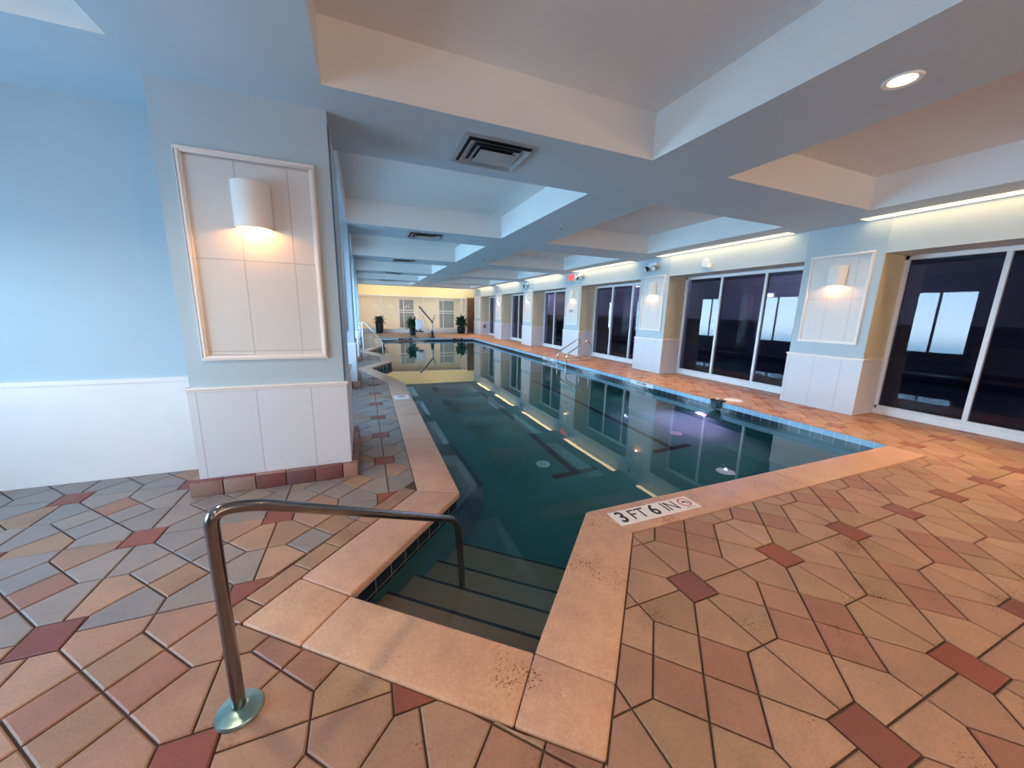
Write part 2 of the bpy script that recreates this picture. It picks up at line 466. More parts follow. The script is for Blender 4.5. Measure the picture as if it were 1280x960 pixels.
# ------------------------------------------------------------------ pool basin
PB = -1.25
def make_basin():
    root = empty('pool_basin', (3,10,PB)); tag(root, 'sunken swimming pool basin with teal plaster floor and walls', 'pool', kind='structure')
    def child(o): o.parent = root; o.matrix_parent_inverse = Matrix.Translation((-3,-10,-PB)); return o
    n = len(POOL)
    mb = MB()
    for i in range(n):
        (ax,ay),(bx,by) = POOL[i], POOL[(i+1)%n]
        mb.face([(ax,ay,PB),(bx,by,PB),(bx,by,-.2),(ax,ay,-.2)])
    child(mb.build('basin_wall', M['plaster']))
    bm = bmesh.new()
    vs = [bm.verts.new((x,y,PB)) for x, y in POOL]
    bmesh.ops.triangle_fill(bm, edges=[bm.edges.new((vs[i],vs[(i+1)%n])) for i in range(n)], use_beauty=True, normal=(0,0,1))
    me = bpy.data.meshes.new('basin_floor'); bm.to_mesh(me); bm.free(); me.materials.append(M['plaster'])
    o = bpy.data.objects.new('basin_floor', me); COL.objects.link(o); child(o)
    band = MB()
    for i in range(n):
        (ax,ay),(bx,by) = POOL[i], POOL[(i+1)%n]; L = math.hypot(bx-ax,by-ay)
        if WID[i] == 0:
            band.face([(ax,ay,-.085),(bx,by,-.085),(bx,by,0),(ax,ay,0)], 1, [(0,.02),(L,.02),(L,.18),(0,.18)])
            band.face([(ax,ay,-.2),(bx,by,-.2),(bx,by,-.085),(ax,ay,-.085)], 0, [(0,.0),(L,.0),(L,.148),(0,.148)])
        else:
            band.face([(ax,ay,-.2),(bx,by,-.2),(bx,by,0),(ax,ay,0)], 0, [(0,-.04),(L,-.04),(L,.15),(0,.15)])
    child(band.build('waterline_tiles', [M['band_navy'], M['band_light']]))
    # entry steps between the diagonal coping walls
    u = Vector((.671,.741)); v = Vector((.741,-.671))
    F0 = Vector(POOL[0]); F1 = Vector(POOL[1])
    nb = F0.dot(Vector((.64,.768)))
    lw = (F1-F0).length
    treads = [(.36,-.32),(.67,-.50),(.98,-.68),(1.37,-.86)]
    dirn = (F1-F0).normalized(); fw = Vector((-dirn.y,dirn.x)); fw = fw if fw.y > 0 else -fw
    nose = MB()
    for k, (n1, z) in enumerate(treads):
        ext = .012 if n1 < 1.2 else .012
        a = F0 - dirn*.0 ; b = F1
        sp = MB()
        q = [a-dirn*.004, b+dirn*.06, b+dirn*.06+fw*n1, a-dirn*.004+fw*n1]
        pts = [(p.x,p.y) for p in q]
        if sum(pts[i][0]*pts[(i+1)%4][1]-pts[(i+1)%4][0]*pts[i][1] for i in range(4)) < 0: pts = pts[::-1]
        sp.prism(pts, PB+.001, z, 0)
        child(sp.build('step', M['step_plaster']))
        q = [a+fw*(n1-.018), b+dirn*.06+fw*(n1-.018), b+dirn*.06+fw*(n1+.003), a+fw*(n1+.003)]
        pts = [(p.x,p.y) for p in q]
        if sum(pts[i][0]*pts[(i+1)%4][1]-pts[(i+1)%4][0]*pts[i][1] for i in range(4)) < 0: pts = pts[::-1]
        ns = MB(); ns.prism(pts, z-.022, z+.003, 0)
        child(ns.build('step_nosing', M['navy']))
    # ledge along the left wall with its dark tiled edge
    ed = [(.705,3.14),(1.19,3.71),(1.03,6.2),(.86,9.0)]
    lb = MB(); lb.prism(ed+[(.758,8.28),(.699,2.96)], PB+.001, -.60); child(lb.build('ledge', M['ledge']))
    le = MB()
    for (a,b) in zip(ed, ed[1:]):
        a = Vector(a); b = Vector(b); d = (b-a).normalized(); nn = Vector((d.y,-d.x))
        pts = [a-nn*.05, a+nn*.004, b+nn*.004, b-nn*.05]
        le.prism([(p.x,p.y) for p in pts], -.65, -.597)
    child(le.build('ledge_edge_tiles', M['navy']))
    for (x,y0,y1,tw) in ((2.69,4.10,9.6,.36),(4.62,4.21,9.6,.38)):
        lm = MB(); lm.box((x-.055,y0,PB+.002),(x+.055,y1,PB+.006)); lm.box((x-tw,y0-.055,PB+.002),(x+tw,y0+.055,PB+.006))
        child(lm.build('lane_marking', M['navy']))
    return root
make_basin()
wm = MB(); wm.prism(offset_poly(POOL,[.006]*len(POOL)), PB-.05, WATER)
tag(wm.build('water', M['water']), 'still deep teal pool water mirroring the windows and lights', 'water', kind='structure')

# floor drains
for i, (x,y) in enumerate(((2.38,4.5),(5.2,4.7))):
    t = empty('pool_drain', (x,y,PB))
    tag(t, ['round pool floor drain beside the near lane line','round pool floor drain between the second lane line and right wall'][i], 'drain', 'drains on the pool floor')
    b = MB(); b.lathe([(.0,.012),(.09,.012),(.105,.006),(.105,.0)], seg=24); b.build('drain_cover', M['white_plastic'], t, smooth=True)
    b = MB()
    for k in range(8):
        an = k*pi/4; b.box((-.004,.03,.0125),(.004,.08,.014)) if k==0 else b.face([(cos(an)*.03-sin(an)*.004,sin(an)*.03+cos(an)*.004,.0135),(cos(an)*.03+sin(an)*.004,sin(an)*.03-cos(an)*.004,.0135),(cos(an)*.08+sin(an)*.004,sin(an)*.08-cos(an)*.004,.0135),(cos(an)*.08-sin(an)*.004,sin(an)*.08+cos(an)*.004,.0135)])
    b.build('drain_slots', M['black'], t)

# ------------------------------------------------------------------ ceiling with coffers and light slots
COF = []
for (y0,y1) in ((-4.3,-1.1),(.1,3.31),(4.5,7.87),(8.95,12.2),(13.4,16.6),(17.8,20.9),(22.1,25.0)):
    COF += [(-.2,2.89,y0,y1,ZC),(4.0,6.97,y0,y1,ZC)]
COF += [(-4.0,-1.36,-4.3,-1.1,ZC),(-4.0,-1.36,.1,3.31,ZC)]
SLOT = [(7.46,7.69,y0,y1,ZB+.075) for (y0,y1) in ((.35,3.65),(4.72,8.1),(9.15,12.5),(13.6,16.95),(18.1,21.3),(22.3,25.2))]
def make_ceiling():
    rects = COF + SLOT
    xs = sorted({-4.3,8.6} | {r[0] for r in rects} | {r[1] for r in rects})
    ys = sorted({-4.6,25.9} | {r[2] for r in rects} | {r[3] for r in rects})
    mb = MB()
    def hit(x,y): return any(r[0]<x<r[1] and r[2]<y<r[3] for r in rects)
    for xa, xb in zip(xs, xs[1:]):
        for ya, yb in zip(ys, ys[1:]):
            if not hit((xa+xb)/2,(ya+yb)/2):
                mb.face([(xa,ya,ZB),(xa,yb,ZB),(xb,yb,ZB),(xb,ya,ZB)], 0)
    for (xa,xb,ya,yb,z) in rects:
        mb.face([(xa,ya,z),(xa,yb,z),(xb,yb,z),(xb,ya,z)], 1)
        mb.face([(xa,ya,ZB),(xa,yb,ZB),(xa,yb,z),(xa,ya,z)], 1); mb.face([(xb,yb,ZB),(xb,ya,ZB),(xb,ya,z),(xb,yb,z)], 1)
        mb.face([(xb,ya,ZB),(xa,ya,ZB),(xa,ya,z),(xb,ya,z)], 1); mb.face([(xa,yb,ZB),(xb,yb,ZB),(xb,yb,z),(xa,yb,z)], 1)
    # edge of the slab towards the far cove and the roof over it
    mb.face([(-4.3,25.9,ZB),(8.6,25.9,ZB),(8.6,25.9,3.36),(-4.3,25.9,3.36)], 0)
    mb.face([(-4.3,25.4,3.75),(8.6,25.4,3.75),(8.6,27.95,3.75),(-4.3,27.95,3.75)], 1)
    mb.face([(-4.3,25.9,3.36),(8.6,25.9,3.36),(8.6,25.4,3.36),(-4.3,25.4,3.36)], 0)
    mb.face([(-4.3,25.4,3.36),(8.6,25.4,3.36),(8.6,25.4,3.75),(-4.3,25.4,3.75)], 0)
    o = mb.build('ceiling', [M['soffit'], M['coffer']])
    tag(o, 'pale blue grey ceiling with deep rectangular coffers between beams', 'ceiling', kind='structure')
make_ceiling()

# ------------------------------------------------------------------ pillars (shared builder): local frame, face at y=0 looking to -y, width along x
def pillar_face(root, w, depth, rail_z=.93, bricks=True, pz0=1.2, pz1=2.72, side_bricks=True):
    c = MB(); c.box((-w/2,.0,rail_z-.02),(w/2,depth,ZB)); c.build('pillar_body', M['blue_paint'], root)
    b = MB(); p = .018
    z0 = 0
    def wall(a, bb):
        L = math.hypot(bb[0]-a[0], bb[1]-a[1])
        b.face([(a[0],a[1],z0),(bb[0],bb[1],z0),(bb[0],bb[1],rail_z-.02),(a[0],a[1],rail_z-.02)],0,[(-L/2+.12,0),(L/2+.12,0),(L/2+.12,rail_z),(-L/2+.12,rail_z)])
    pts = [(-w/2-p,-p),(w/2+p,-p),(w/2+p,depth),(-w/2-p,depth)]
    for i in range(4): wall(pts[i], pts[(i+1)%4])
    b.face([(x,y,rail_z-.02) for x,y in pts],0,[(0,0)]*4)
    b.build('wainscot', M['wainscot'], root)
    r = MB(); q = .034
    for s0,s1,e in ((rail_z-.028,rail_z-.006,.024),(rail_z-.006,rail_z+.012,.036)):
        r.box((-w/2-e,-e,s0),(w/2+e,depth,s1))
    r.build('chair_rail', M['trim'], root, bevel=.005)
    pw = w*.72
    i = MB(); i.face([(-pw/2,-.003,pz0),(pw/2,-.003,pz0),(pw/2,-.003,pz1),(-pw/2,-.003,pz1)],0,[(-pw/2+.1,pz0+.25),(pw/2+.1,pz0+.25),(pw/2+.1,pz1+.25),(-pw/2+.1,pz1+.25)])
    i.build('inset_panel', M['inset'], root)
    f = MB()
    for (k, t, e) in ((0,.045,.02),(.012,.02,.028)):
        xa, xb, za, zb = -pw/2-.045+k, pw/2+.045-k, pz0-.045+k, pz1+.045-k
        f.box((xa,-e,za),(xb,0,za+t)); f.box((xa,-e,zb-t),(xb,0,zb)); f.box((xa,-e,za+t),(xa+t,0,zb-t)); f.box((xb-t,-e,za+t),(xb,0,zb-t))
    f.build('panel_frame', M['trim'], root, bevel=.004)
    if bricks:
        k = MB(); bl, h, t = .235, .135, .075
        x = -w/2 - t
        while x < w/2 + t - .02:
            x2 = min(x+bl, w/2+t); k.box((x+.003,-t-p,0),(x2-.003,-p-.001,h)); x = x2
        for sx in (-1,1):
            y = -p
            while y < depth-.02:
                y2 = min(y+bl, depth); xa = sx*(w/2+p+.001); k.box((xa,y+.003,0),(sx*(w/2+t),y2-.003,h)); y = y2
        k.build('brick_base', M['brick'], root, bevel=.008, bseg=2, smooth=True)

LEFT_PIERS = [(3.69,4.85),(8.05,9.2),(12.4,13.55),(16.75,17.9),(21.1,22.25)]
kinds = ['nearest left pillar with white inset panel and brick base','second left pillar with white inset panel','third left pillar beside the pool inlets','fourth left pillar beyond the inlets','last left pillar before the far wall']
for k, (y0,y1) in enumerate(LEFT_PIERS):
    w = 1.16
    root = empty('pillar', (-.2-w/2, y0, 0)); tag(root, kinds[k], 'pillar', 'left pillars', 'structure')
    pillar_face(root, w, y1-y0, rail_z=.92)
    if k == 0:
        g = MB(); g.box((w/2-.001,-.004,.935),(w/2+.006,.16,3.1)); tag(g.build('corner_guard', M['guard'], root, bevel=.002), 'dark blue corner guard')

RIGHT_PIERS = [(-1.05,.15),(3.35,4.5),(7.79,8.9),(12.1,13.29),(16.39,17.55),(20.72,21.9),(25.0,26.6)]
rk = ['right pillar beside the camera','right pillar nearest in the picture right of the large window','right pillar right of the pool ladder window','right pillar under the exit sign','right pillar third from the far end','right pillar second from the far end','right pillar at the far corner']
for k, (y0,y1) in enumerate(RIGHT_PIERS):
    root = empty('pillar', (XR, (y0+y1)/2, 0), -pi/2); tag(root, rk[k], 'pillar', 'right pillars', 'structure')
    pillar_face(root, y1-y0, XG+.15-XR, rail_z=.96, bricks=False, pz0=1.24, pz1=2.68)
    w = y1-y0; b = MB(); b.box((-w/2-.004,.006,.972),(-w/2+.001,XG+.1-XR,2.668)); b.box((w/2-.001,.006,.972),(w/2+.004,XG+.1-XR,2.668)); b.build('window_reveal', M['reveal'], root)

# ------------------------------------------------------------------ right wall header, windows, outside
mb = MB(); mb.box((XR+.004,-4.6,2.67),(XG+.15,26.6,ZB+.12)); tag(mb.build('wall_right', M['header_paint']), 'pale blue wall band above the right windows', 'wall', kind='structure')
def make_window(idx, y0, y1, n=3):
    root = empty('window_%d'%idx, (XG, (y0+y1)/2, 0)); tag(root, 'tall dark tinted window with white mullions, %s along the right wall'%(['nearest','second','third','fourth','fifth','last'][idx-1]), 'window', 'right windows', 'structure')
    h = (y1-y0)/2; z0, z1 = .09, 2.67
    f = MB(); t = .055
    f.box((-.05,-h,z0),(.05,h,z0+.06)); f.box((-.05,-h,z1-.07),(.05,h,z1)); f.box((-.05,-h,z0),(.05,-h+t,z1)); f.box((-.05,h-t,z0),(.05,h,z1))
    f.build('window_frame', M['frame'], root, bevel=.004)
    s = MB(); s.box((-.06,-h,0),(.1,h,.09)); s.build('window_sill', M['white_paint'], root)
    w = 2*h/n
    for k in range(1,n):
        m = MB(); m.box((-.045,-h+k*w-.028,z0+.06),(.045,-h+k*w+.028,z1-.07)); m.build('mullion', M['frame'], root, bevel=.004)
    for k in range(n):
        p = MB(); p.box((-.004,-h+k*w+.02,z0+.05),(.004,-h+(k+1)*w-.02,z1-.06)); p.build('pane', M['tint'], root)
make_window(1,.15,3.35)
for i,(a,b) in enumerate(BAYS): make_window(i+2,a,b)
ex = MB()
ex.face([(12.6,-6,-.1),(12.6,32,-.1),(12.6,32,2.98),(12.6,-6,2.98)][::-1])
ex.face([(XG+.12,-6,2.98),(12.6,-6,2.98),(12.6,32,2.98),(XG+.12,32,2.98)])
ex.face([(XG+.12,-6,-.1),(12.6,-6,-.1),(12.6,-6,2.98),(XG+.12,-6,2.98)])
ex.face([(XG+.12,32,-.1),(12.6,32,-.1),(12.6,32,2.98),(XG+.12,32,2.98)])
tag(ex.build('wall_garage', M['ext_grey']), 'dim grey walls of the covered parking outside the right windows', 'wall', kind='structure')
ex = MB(); ex.face([(XG-.06,-6,-.1),(12.6,-6,-.1),(12.6,32,-.1),(XG-.06,32,-.1)]); tag(ex.build('floor_garage', M['asphalt']), 'dark asphalt outside the right windows', 'floor', kind='structure')
ex = MB()
ex.face([(10.0,-6,-.1),(10.0,32,-.1),(10.0,32,1.55),(10.0,-6,1.55)],0,[(0,0),(38,0),(38,1.65),(0,1.65)])
ex.face([(10.15,-6,-.1),(10.15,32,-.1),(10.15,32,1.55),(10.15,-6,1.55)],0,[(0,0),(38,0),(38,1.65),(0,1.65)])
ex.face([(10.0,-6,1.55),(10.0,32,1.55),(10.15,32,1.55),(10.15,-6,1.55)],0,[(0,0)]*4)
tag(ex.build('wall_parapet', M['ext_dark']), 'dark slatted parapet outside the right windows', 'wall', kind='structure')

# ------------------------------------------------------------------ left wall with daylight windows
lw = MB()
def wallx(x, y0, y1, z0, z1, th=.2): lw.box((x-th,y0,z0),(x,y1,z1))
LX = -1.0
LB = [(5.2,7.8),(9.5,12.1),(13.85,16.45),(18.2,20.8),(22.55,25.2)]
prev = 4.3
for (a,b) in LB:
    wallx(LX, prev, a, 0, ZB+.05); wallx(LX, a, b, 0, .55); wallx(LX, a, b, 2.65, ZB+.05); prev = b
wallx(LX, prev, 27.95, 0, 3.8)
tag(lw.build('wall_left', M['blue_paint']), 'recessed pale blue left wall between the pillars', 'wall', kind='structure')
WIN_POS = []
def day_window(idx, cx, cy, w, z0, z1, rz, where):
    root = empty('window_%d'%idx, (cx,cy,0), rz); tag(root, 'daylight window with white frame, %s'%where, 'window', 'daylight windows', 'structure')
    f = MB(); h = w/2; t = .06
    f.box((-h,-.1,z0),(h,-.02,z0+t)); f.box((-h,-.1,z1-t),(h,-.02,z1)); f.box((-h,-.1,z0+t),(-h+t,-.02,z1-t)); f.box((h-t,-.1,z0+t),(h,-.02,z1-t))
    f.build('window_frame', M['frame'], root)
    for k in (1,2):
        m = MB(); m.box((-h+k*w/3-.03,-.09,z0+t),(-h+k*w/3+.03,-.03,z1-t)); m.build('mullion', M['frame'], root)
    for k in range(3):
        p = MB(); p.face([(-h+k*w/3,-.06,z0+.03),(-h+(k+1)*w/3,-.06,z0+.03),(-h+(k+1)*w/3,-.06,z1-.03),(-h+k*w/3,-.06,z1-.03)]); p.build('pane', M['clear'], root)
    WIN_POS.append((cx,cy,(z0+z1)/2,w,z1-z0,rz))
for i,(a,b) in enumerate(LB):
    day_window(7+i, LX, (a+b)/2, b-a, .55, 2.65, -pi/2, 'left wall %s bay'%(['first','second','third','fourth','fifth'][i]))
# walls round the near end of the room
nw = MB(); nw.box((-4.3,4.3,0),(-1.2,4.5,ZB+.05)); tag(nw.build('wall_near', M['blue_paint']), 'pale blue wall left of the nearest pillar', 'wall', kind='structure')
nw = MB(); nw.box((-4.3,4.28,0),(-1.37,4.299,.9)); nw.box((-4.3,4.265,.9),(-1.37,4.3,.94)); tag(nw.build('trim_1', M['trim']), 'white wainscot on the wall left of the nearest pillar', 'trim', kind='structure')
nw = MB()
for (y0,y1,z0,z1) in ((-4.6,-3.0,0,ZB+.05),(3.2,4.5,0,ZB+.05),(-4.6,.6,0,ZB+.05),(.6,3.2,0,.8),(.6,3.2,2.2,ZB+.05)): nw.box((-4.5,y0,z0),(-4.2,y1,z1))
tag(nw.build('wall_left_near', M['blue_paint']), 'pale blue wall at the near left end of the room', 'wall', kind='structure')
day_window(12, -4.2, 1.9, 2.6, .8, 2.2, -pi/2, 'near left end of the room')
nw = MB()
for (x0,x1,z0,z1) in ((-4.5,8.7,0,ZB+.05),): nw.box((x0,-4.8,z0),(x1,-4.5,z1))
tag(nw.build('wall_back', M['blue_paint']), 'pale blue wall behind the camera', 'wall', kind='structure')

for i, x in enumerate((-1.6,1.6,4.0,6.4)):  # unseen light boxes, added to throw warm light forward from behind the camera
    t = empty('added_light_box', (x,-4.5,2.15), pi); tag(t, ['added frosted warm light box at the left end of the back wall','added frosted warm light box behind the camera','added frosted warm light box right behind the camera','added frosted warm light box at the right end of the back wall'][i], 'wall lamp', 'added back wall lights')
    b = MB(); b.box((-.5,-.05,-.3),(.5,-.001,.3)); b.build('housing', M['white_plastic'], t, bevel=.01)
    b = MB(); b.box((-.46,-.075,-.26),(.46,-.05,.26)); b.build('diffuser', M['can'], t, bevel=.01)
    l = bpy.data.lights.new('added_box_lamp','AREA'); l.shape='RECTANGLE'; l.size=.9; l.size_y=.5; l.energy=(10,20,40,52)[i]; l.color=(1,.76,.54)
    o = bpy.data.objects.new('added_box_lamp', l); COL.objects.link(o); o.parent = t; o.location=(0,-.08,0); o.rotation_euler=(radians(-90),0,0)
# ------------------------------------------------------------------ far wall: lit header, glass partition, room behind
FY = 27.8
fw_ = MB(); fw_.box((-1.2,FY,2.66),(8.6,FY+.15,3.75)); fw_.box((7.75,FY,0),(8.6,FY+.15,2.66)) ; fw_.box((8.395,26.6,0),(8.55,27.8,3.75))
tag(fw_.build('wall_far', M['far_header']), 'cream wall band lit from above at the far end', 'wall', kind='structure')
pr = empty('window_13', (3.3,FY,0)); tag(pr, 'white framed glass partition across the far end of the pool hall', 'window', kind='structure')
f = MB(); f.box((-4.3,-.04,2.58),(4.45,.06,2.66)); f.box((-4.3,-.05,0),(4.45,.08,.28)); f.build('partition_frame', M['white_paint'], pr)
mx = [-4.3,-2.05,.88,3.78,4.12]
for x in mx:
    m = MB(); m.box((x-.04,-.04,.28),(x+.04,.06,2.58)); m.build('mullion', M['white_paint'], pr)
m = MB(); m.box((-2.01,-.03,1.44),(.84,.03,1.49)); m.box((.92,-.03,1.44),(3.74,.03,1.49)); m.build('transom', M['white_paint'], pr)
for a,b in zip(mx,mx[1:]):
    p = MB(); p.face([(a+.03,0,.25),(b-.03,0,.25),(b-.03,0,2.6),(a+.03,0,2.6)]); p.build('pane', M['clear_far'], pr)
wc = MB(); wc.box((7.46,FY-.25,0),(8.02,FY+.02,2.66)); tag(wc.build('pillar', M['wood'], bevel=.01), 'brown wooden column at the right end of the glass partition', 'pillar', kind='structure')
fr = MB(); fr.box((-1.3,31.2,-.02),(8.7,31.4,3.4)); fr.box((-1.4,FY+.15,-.02),(-1.2,31.4,3.4)); fr.box((8.6,FY+.15,-.02),(8.8,31.4,3.4))
tag(fr.build('wall_lobby', M['cream']), 'cream walls of the room behind the glass partition', 'wall', kind='structure')
fr = MB(); fr.box((-1.4,FY+.15,2.95),(8.8,31.4,3.05)); tag(fr.build('ceiling_lobby', M['cream']), 'cream ceiling of the room behind the partition', 'ceiling', kind='structure')
fr = MB(); fr.box((-1.4,FY,-.12),(8.8,31.4,-.0)); tag(fr.build('floor_lobby', M['tan']), 'tan floor of the room behind the partition', 'floor', kind='structure')
for i,(xa,xb) in enumerate(((2.72,3.9),(5.95,7.25))):
    wr = empty('window_%d'%(14+i), ((xa+xb)/2,31.2,0)); tag(wr, ['blue grey blinded window of the far room left of the pool lift','blue grey blinded window of the far room right of the pool lift'][i], 'window', kind='structure')
    h = (xb-xa)/2
    b = MB(); b.face([(-h,-.012,.2),(h,-.012,.2),(h,-.012,2.5),(-h,-.012,2.5)],0,[(0,0),(2*h,0),(2*h,2.3),(0,2.3)]); b.build('pane', M['bluewin'], wr)
    g = MB()
    for (x0,x1,z0,z1) in ((-h-.05,-h+.03,.15,2.55),(h-.03,h+.05,.15,2.55),(-h,h,2.46,2.55),(-h,h,.15,.22),(-h,h,1.58,1.66),(-h+.32,-h+.38,.2,2.5)): g.box((x0,-.05,z0),(x1,0,z1))
    g.build('window_frame', M['white_paint'], wr)
for i, x in enumerate((.6,3.4,6.2)):
    t = empty('ceiling_panel_light', (x,29.6,2.95)); tag(t, ['warm ceiling light panel above the left part of the far room','warm ceiling light panel above the middle of the far room','warm ceiling light panel above the right part of the far room'][i], 'ceiling light', 'far room ceiling lights')
    b = MB(); b.box((-.62,-.32,-.03),(.62,.32,0)); b.build('housing', M['white_plastic'], t)
    b = MB(); b.box((-.58,-.28,-.036),(.58,.28,-.03)); b.build('diffuser', M['ceil_panel'], t)

# ------------------------------------------------------------------ lights of the room
def area(name, loc, rot, sx, sy, power, col, parent=None, spread=pi):
    l = bpy.data.lights.new(name,'AREA'); l.shape='RECTANGLE'; l.size=sx; l.size_y=sy; l.energy=power; l.color=col; l.spread=spread
    o = bpy.data.objects.new(name,l); COL.objects.link(o); o.location=loc; o.rotation_euler=rot
    if parent: o.parent = parent
    return o
def point(name, loc, power, col, r=.04, parent=None):
    l = bpy.data.lights.new(name,'POINT'); l.energy=power; l.color=col; l.shadow_soft_size=r
    o = bpy.data.objects.new(name,l); COL.objects.link(o); o.location=loc
    if parent: o.parent = parent
    return o
WARM = (1.0,.72,.42)
# linear lamps in the right ceiling slots
names = ['slot light in the ceiling above the window beside the camera','slot light above the large window right of the ladder','slot light above the window behind the pool ladder','slot light above the third window from the far end','slot light above the second window from the far end','slot light above the farthest right window']
for i, (xa,xb,ya,yb,z) in enumerate(SLOT):
    t = empty('cove_light', ((xa+xb)/2,(ya+yb)/2,z)); L = (yb-ya)/2
    tag(t, 'warm linear '+names[i], 'ceiling light', 'linear slot lights by the right windows')
    b = MB(); b.box((-.105,-L+.01,-.012),(.105,L-.01,-.001)); b.build('housing', M['white_plastic'], t)
    area('slot_lamp', (-.02,0,-.055), (0,radians(18),0), .1, 2*L-.1, 36, (1,.68,.38), t, radians(76))
    b = MB(); b.box((-.1,-L+.02,-.03),(.1,L-.02,-.012)); b.build('lamp_diffuser', M['warm_tube'], t)
# far cove lamps, hidden behind the ceiling edge
for i,(xa,xb) in enumerate(((-.8,3.2),(4.1,7.3))):
    t = empty('cove_light', ((xa+xb)/2,25.65,3.36)); tag(t, ['warm cove light washing the left of the far wall','warm cove light washing the right of the far wall'][i], 'cove light', 'far cove lights')
    L = (xb-xa)/2
    b = MB(); b.box((-L,-.08,0),(L,.08,.05)); b.build('housing', M['white_plastic'], t)
    b = MB(); b.tube([(-L+.04,0,.075),(L-.04,0,.075)], .025, 10); b.build('lamp_tube', M['far_tube'], t, smooth=True)
    area('cove_lamp', (0,.1,.1), (radians(78),0,0), 2*L-.1, .08, 40, (1,.78,.44), t)

# wall sconces
def make_sconce():
    t = empty('wall_sconce')
    r, h = .135, .34
    b = MB()
    b.lathe([(r,.0),(r,h),(r-.012,h),(0,h)], seg=24, a0=pi, a1=2*pi, sy=.95)
    b.lathe([(r-.012,.0),(r-.012,h-.012)], seg=24, a0=pi, a1=2*pi, sy=.95)
    b.lathe([(r-.012,0),(r,0)], seg=24, a0=pi, a1=2*pi, sy=.95)
    b.box((-r,-.004,0),(r,0,h))
    b.build('shade', M['sconce'], t, smooth=True)
    b = MB(); b.lathe([(0,.035),(.028,.045),(.038,.075),(.03,.11),(.016,.14),(.016,.17)], c=(0,-.065,0), seg=16); b.build('bulb', M['bulb'], t, smooth=True)
    b = MB(); b.tube([(0,-.065,.17),(0,-.065,.26)], .02, 10); b.box((-.02,-.07,.22),(.02,-.003,.25)); b.build('lamp_socket', M['white_plastic'], t)
    lo = point('sconce_lamp', (0,-.07,.045), 17.0, (1,.46,.14), .035, t)
    return t
sc = make_sconce()
SC = []
for k,(y0,y1) in enumerate(LEFT_PIERS): SC.append((-.2-.58, y0-.006, 2.22, 0, ['white half round sconce glowing on the nearest left pillar','white half round sconce on the second left pillar','white half round sconce on the third left pillar','white half round sconce on the fourth left pillar','white half round sconce on the last left pillar'][k]))
for k,(y0,y1) in enumerate(RIGHT_PIERS[:-1]): SC.append((XR-.006,(y0+y1)/2, 2.19, -pi/2, ['white half round sconce on the pillar beside the camera','white half round sconce on the pillar right of the large window','white half round sconce on the pillar below the twin emergency lamp','white half round sconce on the pillar below the exit sign','white half round sconce third from the far end on the right','white half round sconce second from the far end on the right'][k]))
for k,(x,y,z,rz,lab) in enumerate(SC):
    o = sc if k == 0 else copy_tree(sc)
    o.location = (x,y,z); o.rotation_euler = (0,0,rz); tag(o, lab, 'wall lamp', 'wall sconces')

# recessed downlights over the near deck
for i,(x,y,zz) in enumerate(((-1.2,2.2,ZB),(1.3,-.6,ZB),(3.45,1.6,ZB),(-1.0,-.6,ZB),(4.6,-.6,ZB))):
    t = empty('recessed_downlight', (x,y,zz)); tag(t, ['warm recessed downlight in the beam left of the near coffer','warm recessed downlight behind the camera','warm recessed downlight in the beam right of the near coffer','warm recessed downlight left behind the camera','warm recessed downlight right behind the camera'][i], 'ceiling light', 'recessed downlights')
    b = MB(); b.lathe([(.075,-.003),(.1,-.01),(.105,-.002),(.105,0)], seg=32); b.build('trim_ring', M['white_plastic'], t, smooth=True)
    b = MB(); b.lathe([(0,-.003),(.075,-.003)], seg=32); b.build('lens', M['can'], t)
    l = bpy.data.lights.new('downlight_lamp','SPOT'); l.energy = 118; l.color = (1,.72,.42); l.spot_size = radians(140); l.spot_blend = .9; l.shadow_soft_size=.07
    lo = bpy.data.objects.new('downlight_lamp', l); COL.objects.link(lo); lo.parent = t; lo.location=(0,0,-.02)

# garage lamps outside the right windows; the last three added to brighten the panes
for i,(x,y,s) in enumerate(((10.55,7.42,.3),(11.6,13.6,.2),(11.6,19.5,.2),(11.6,24.5,.2))):
    t = empty('garage_ceiling_light', (x,y,2.98)); tag(t, ['round bright ceiling light outside the large right window','added round ceiling light outside the window behind the ladder','added round ceiling light outside the farther right windows','added round ceiling light outside the farthest right window'][i], 'ceiling light', 'lights of the covered parking')
    b = MB(); b.lathe([(s,0),(s,-.04),(s*.95,-.05)], seg=32); b.build('housing', M['white_plastic'], t, smooth=True)
    b = MB(); b.lathe([(s*.95,-.05),(s*.6,-.08),(0,-.09)], seg=32); b.build('diffuser', M['ext_lamp'], t, smooth=True)
    point('garage_lamp', (0,0,-.13), 330, (.92,.93,1.0), .02, t)
t = empty('bulkhead_light', (12.6,8.21,2.37), -pi/2); tag(t, 'small bright bulkhead lamp on the parking wall seen through the large right window', 'wall lamp')
b = MB(); b.box((-.16,-.06,-.08),(.16,-.001,.08)); b.build('housing', M['white_plastic'], t, bevel=.02)
b = MB(); b.box((-.13,-.075,-.05),(.13,-.06,.05)); b.build('lens', M['ext_lamp'], t, bevel=.005)

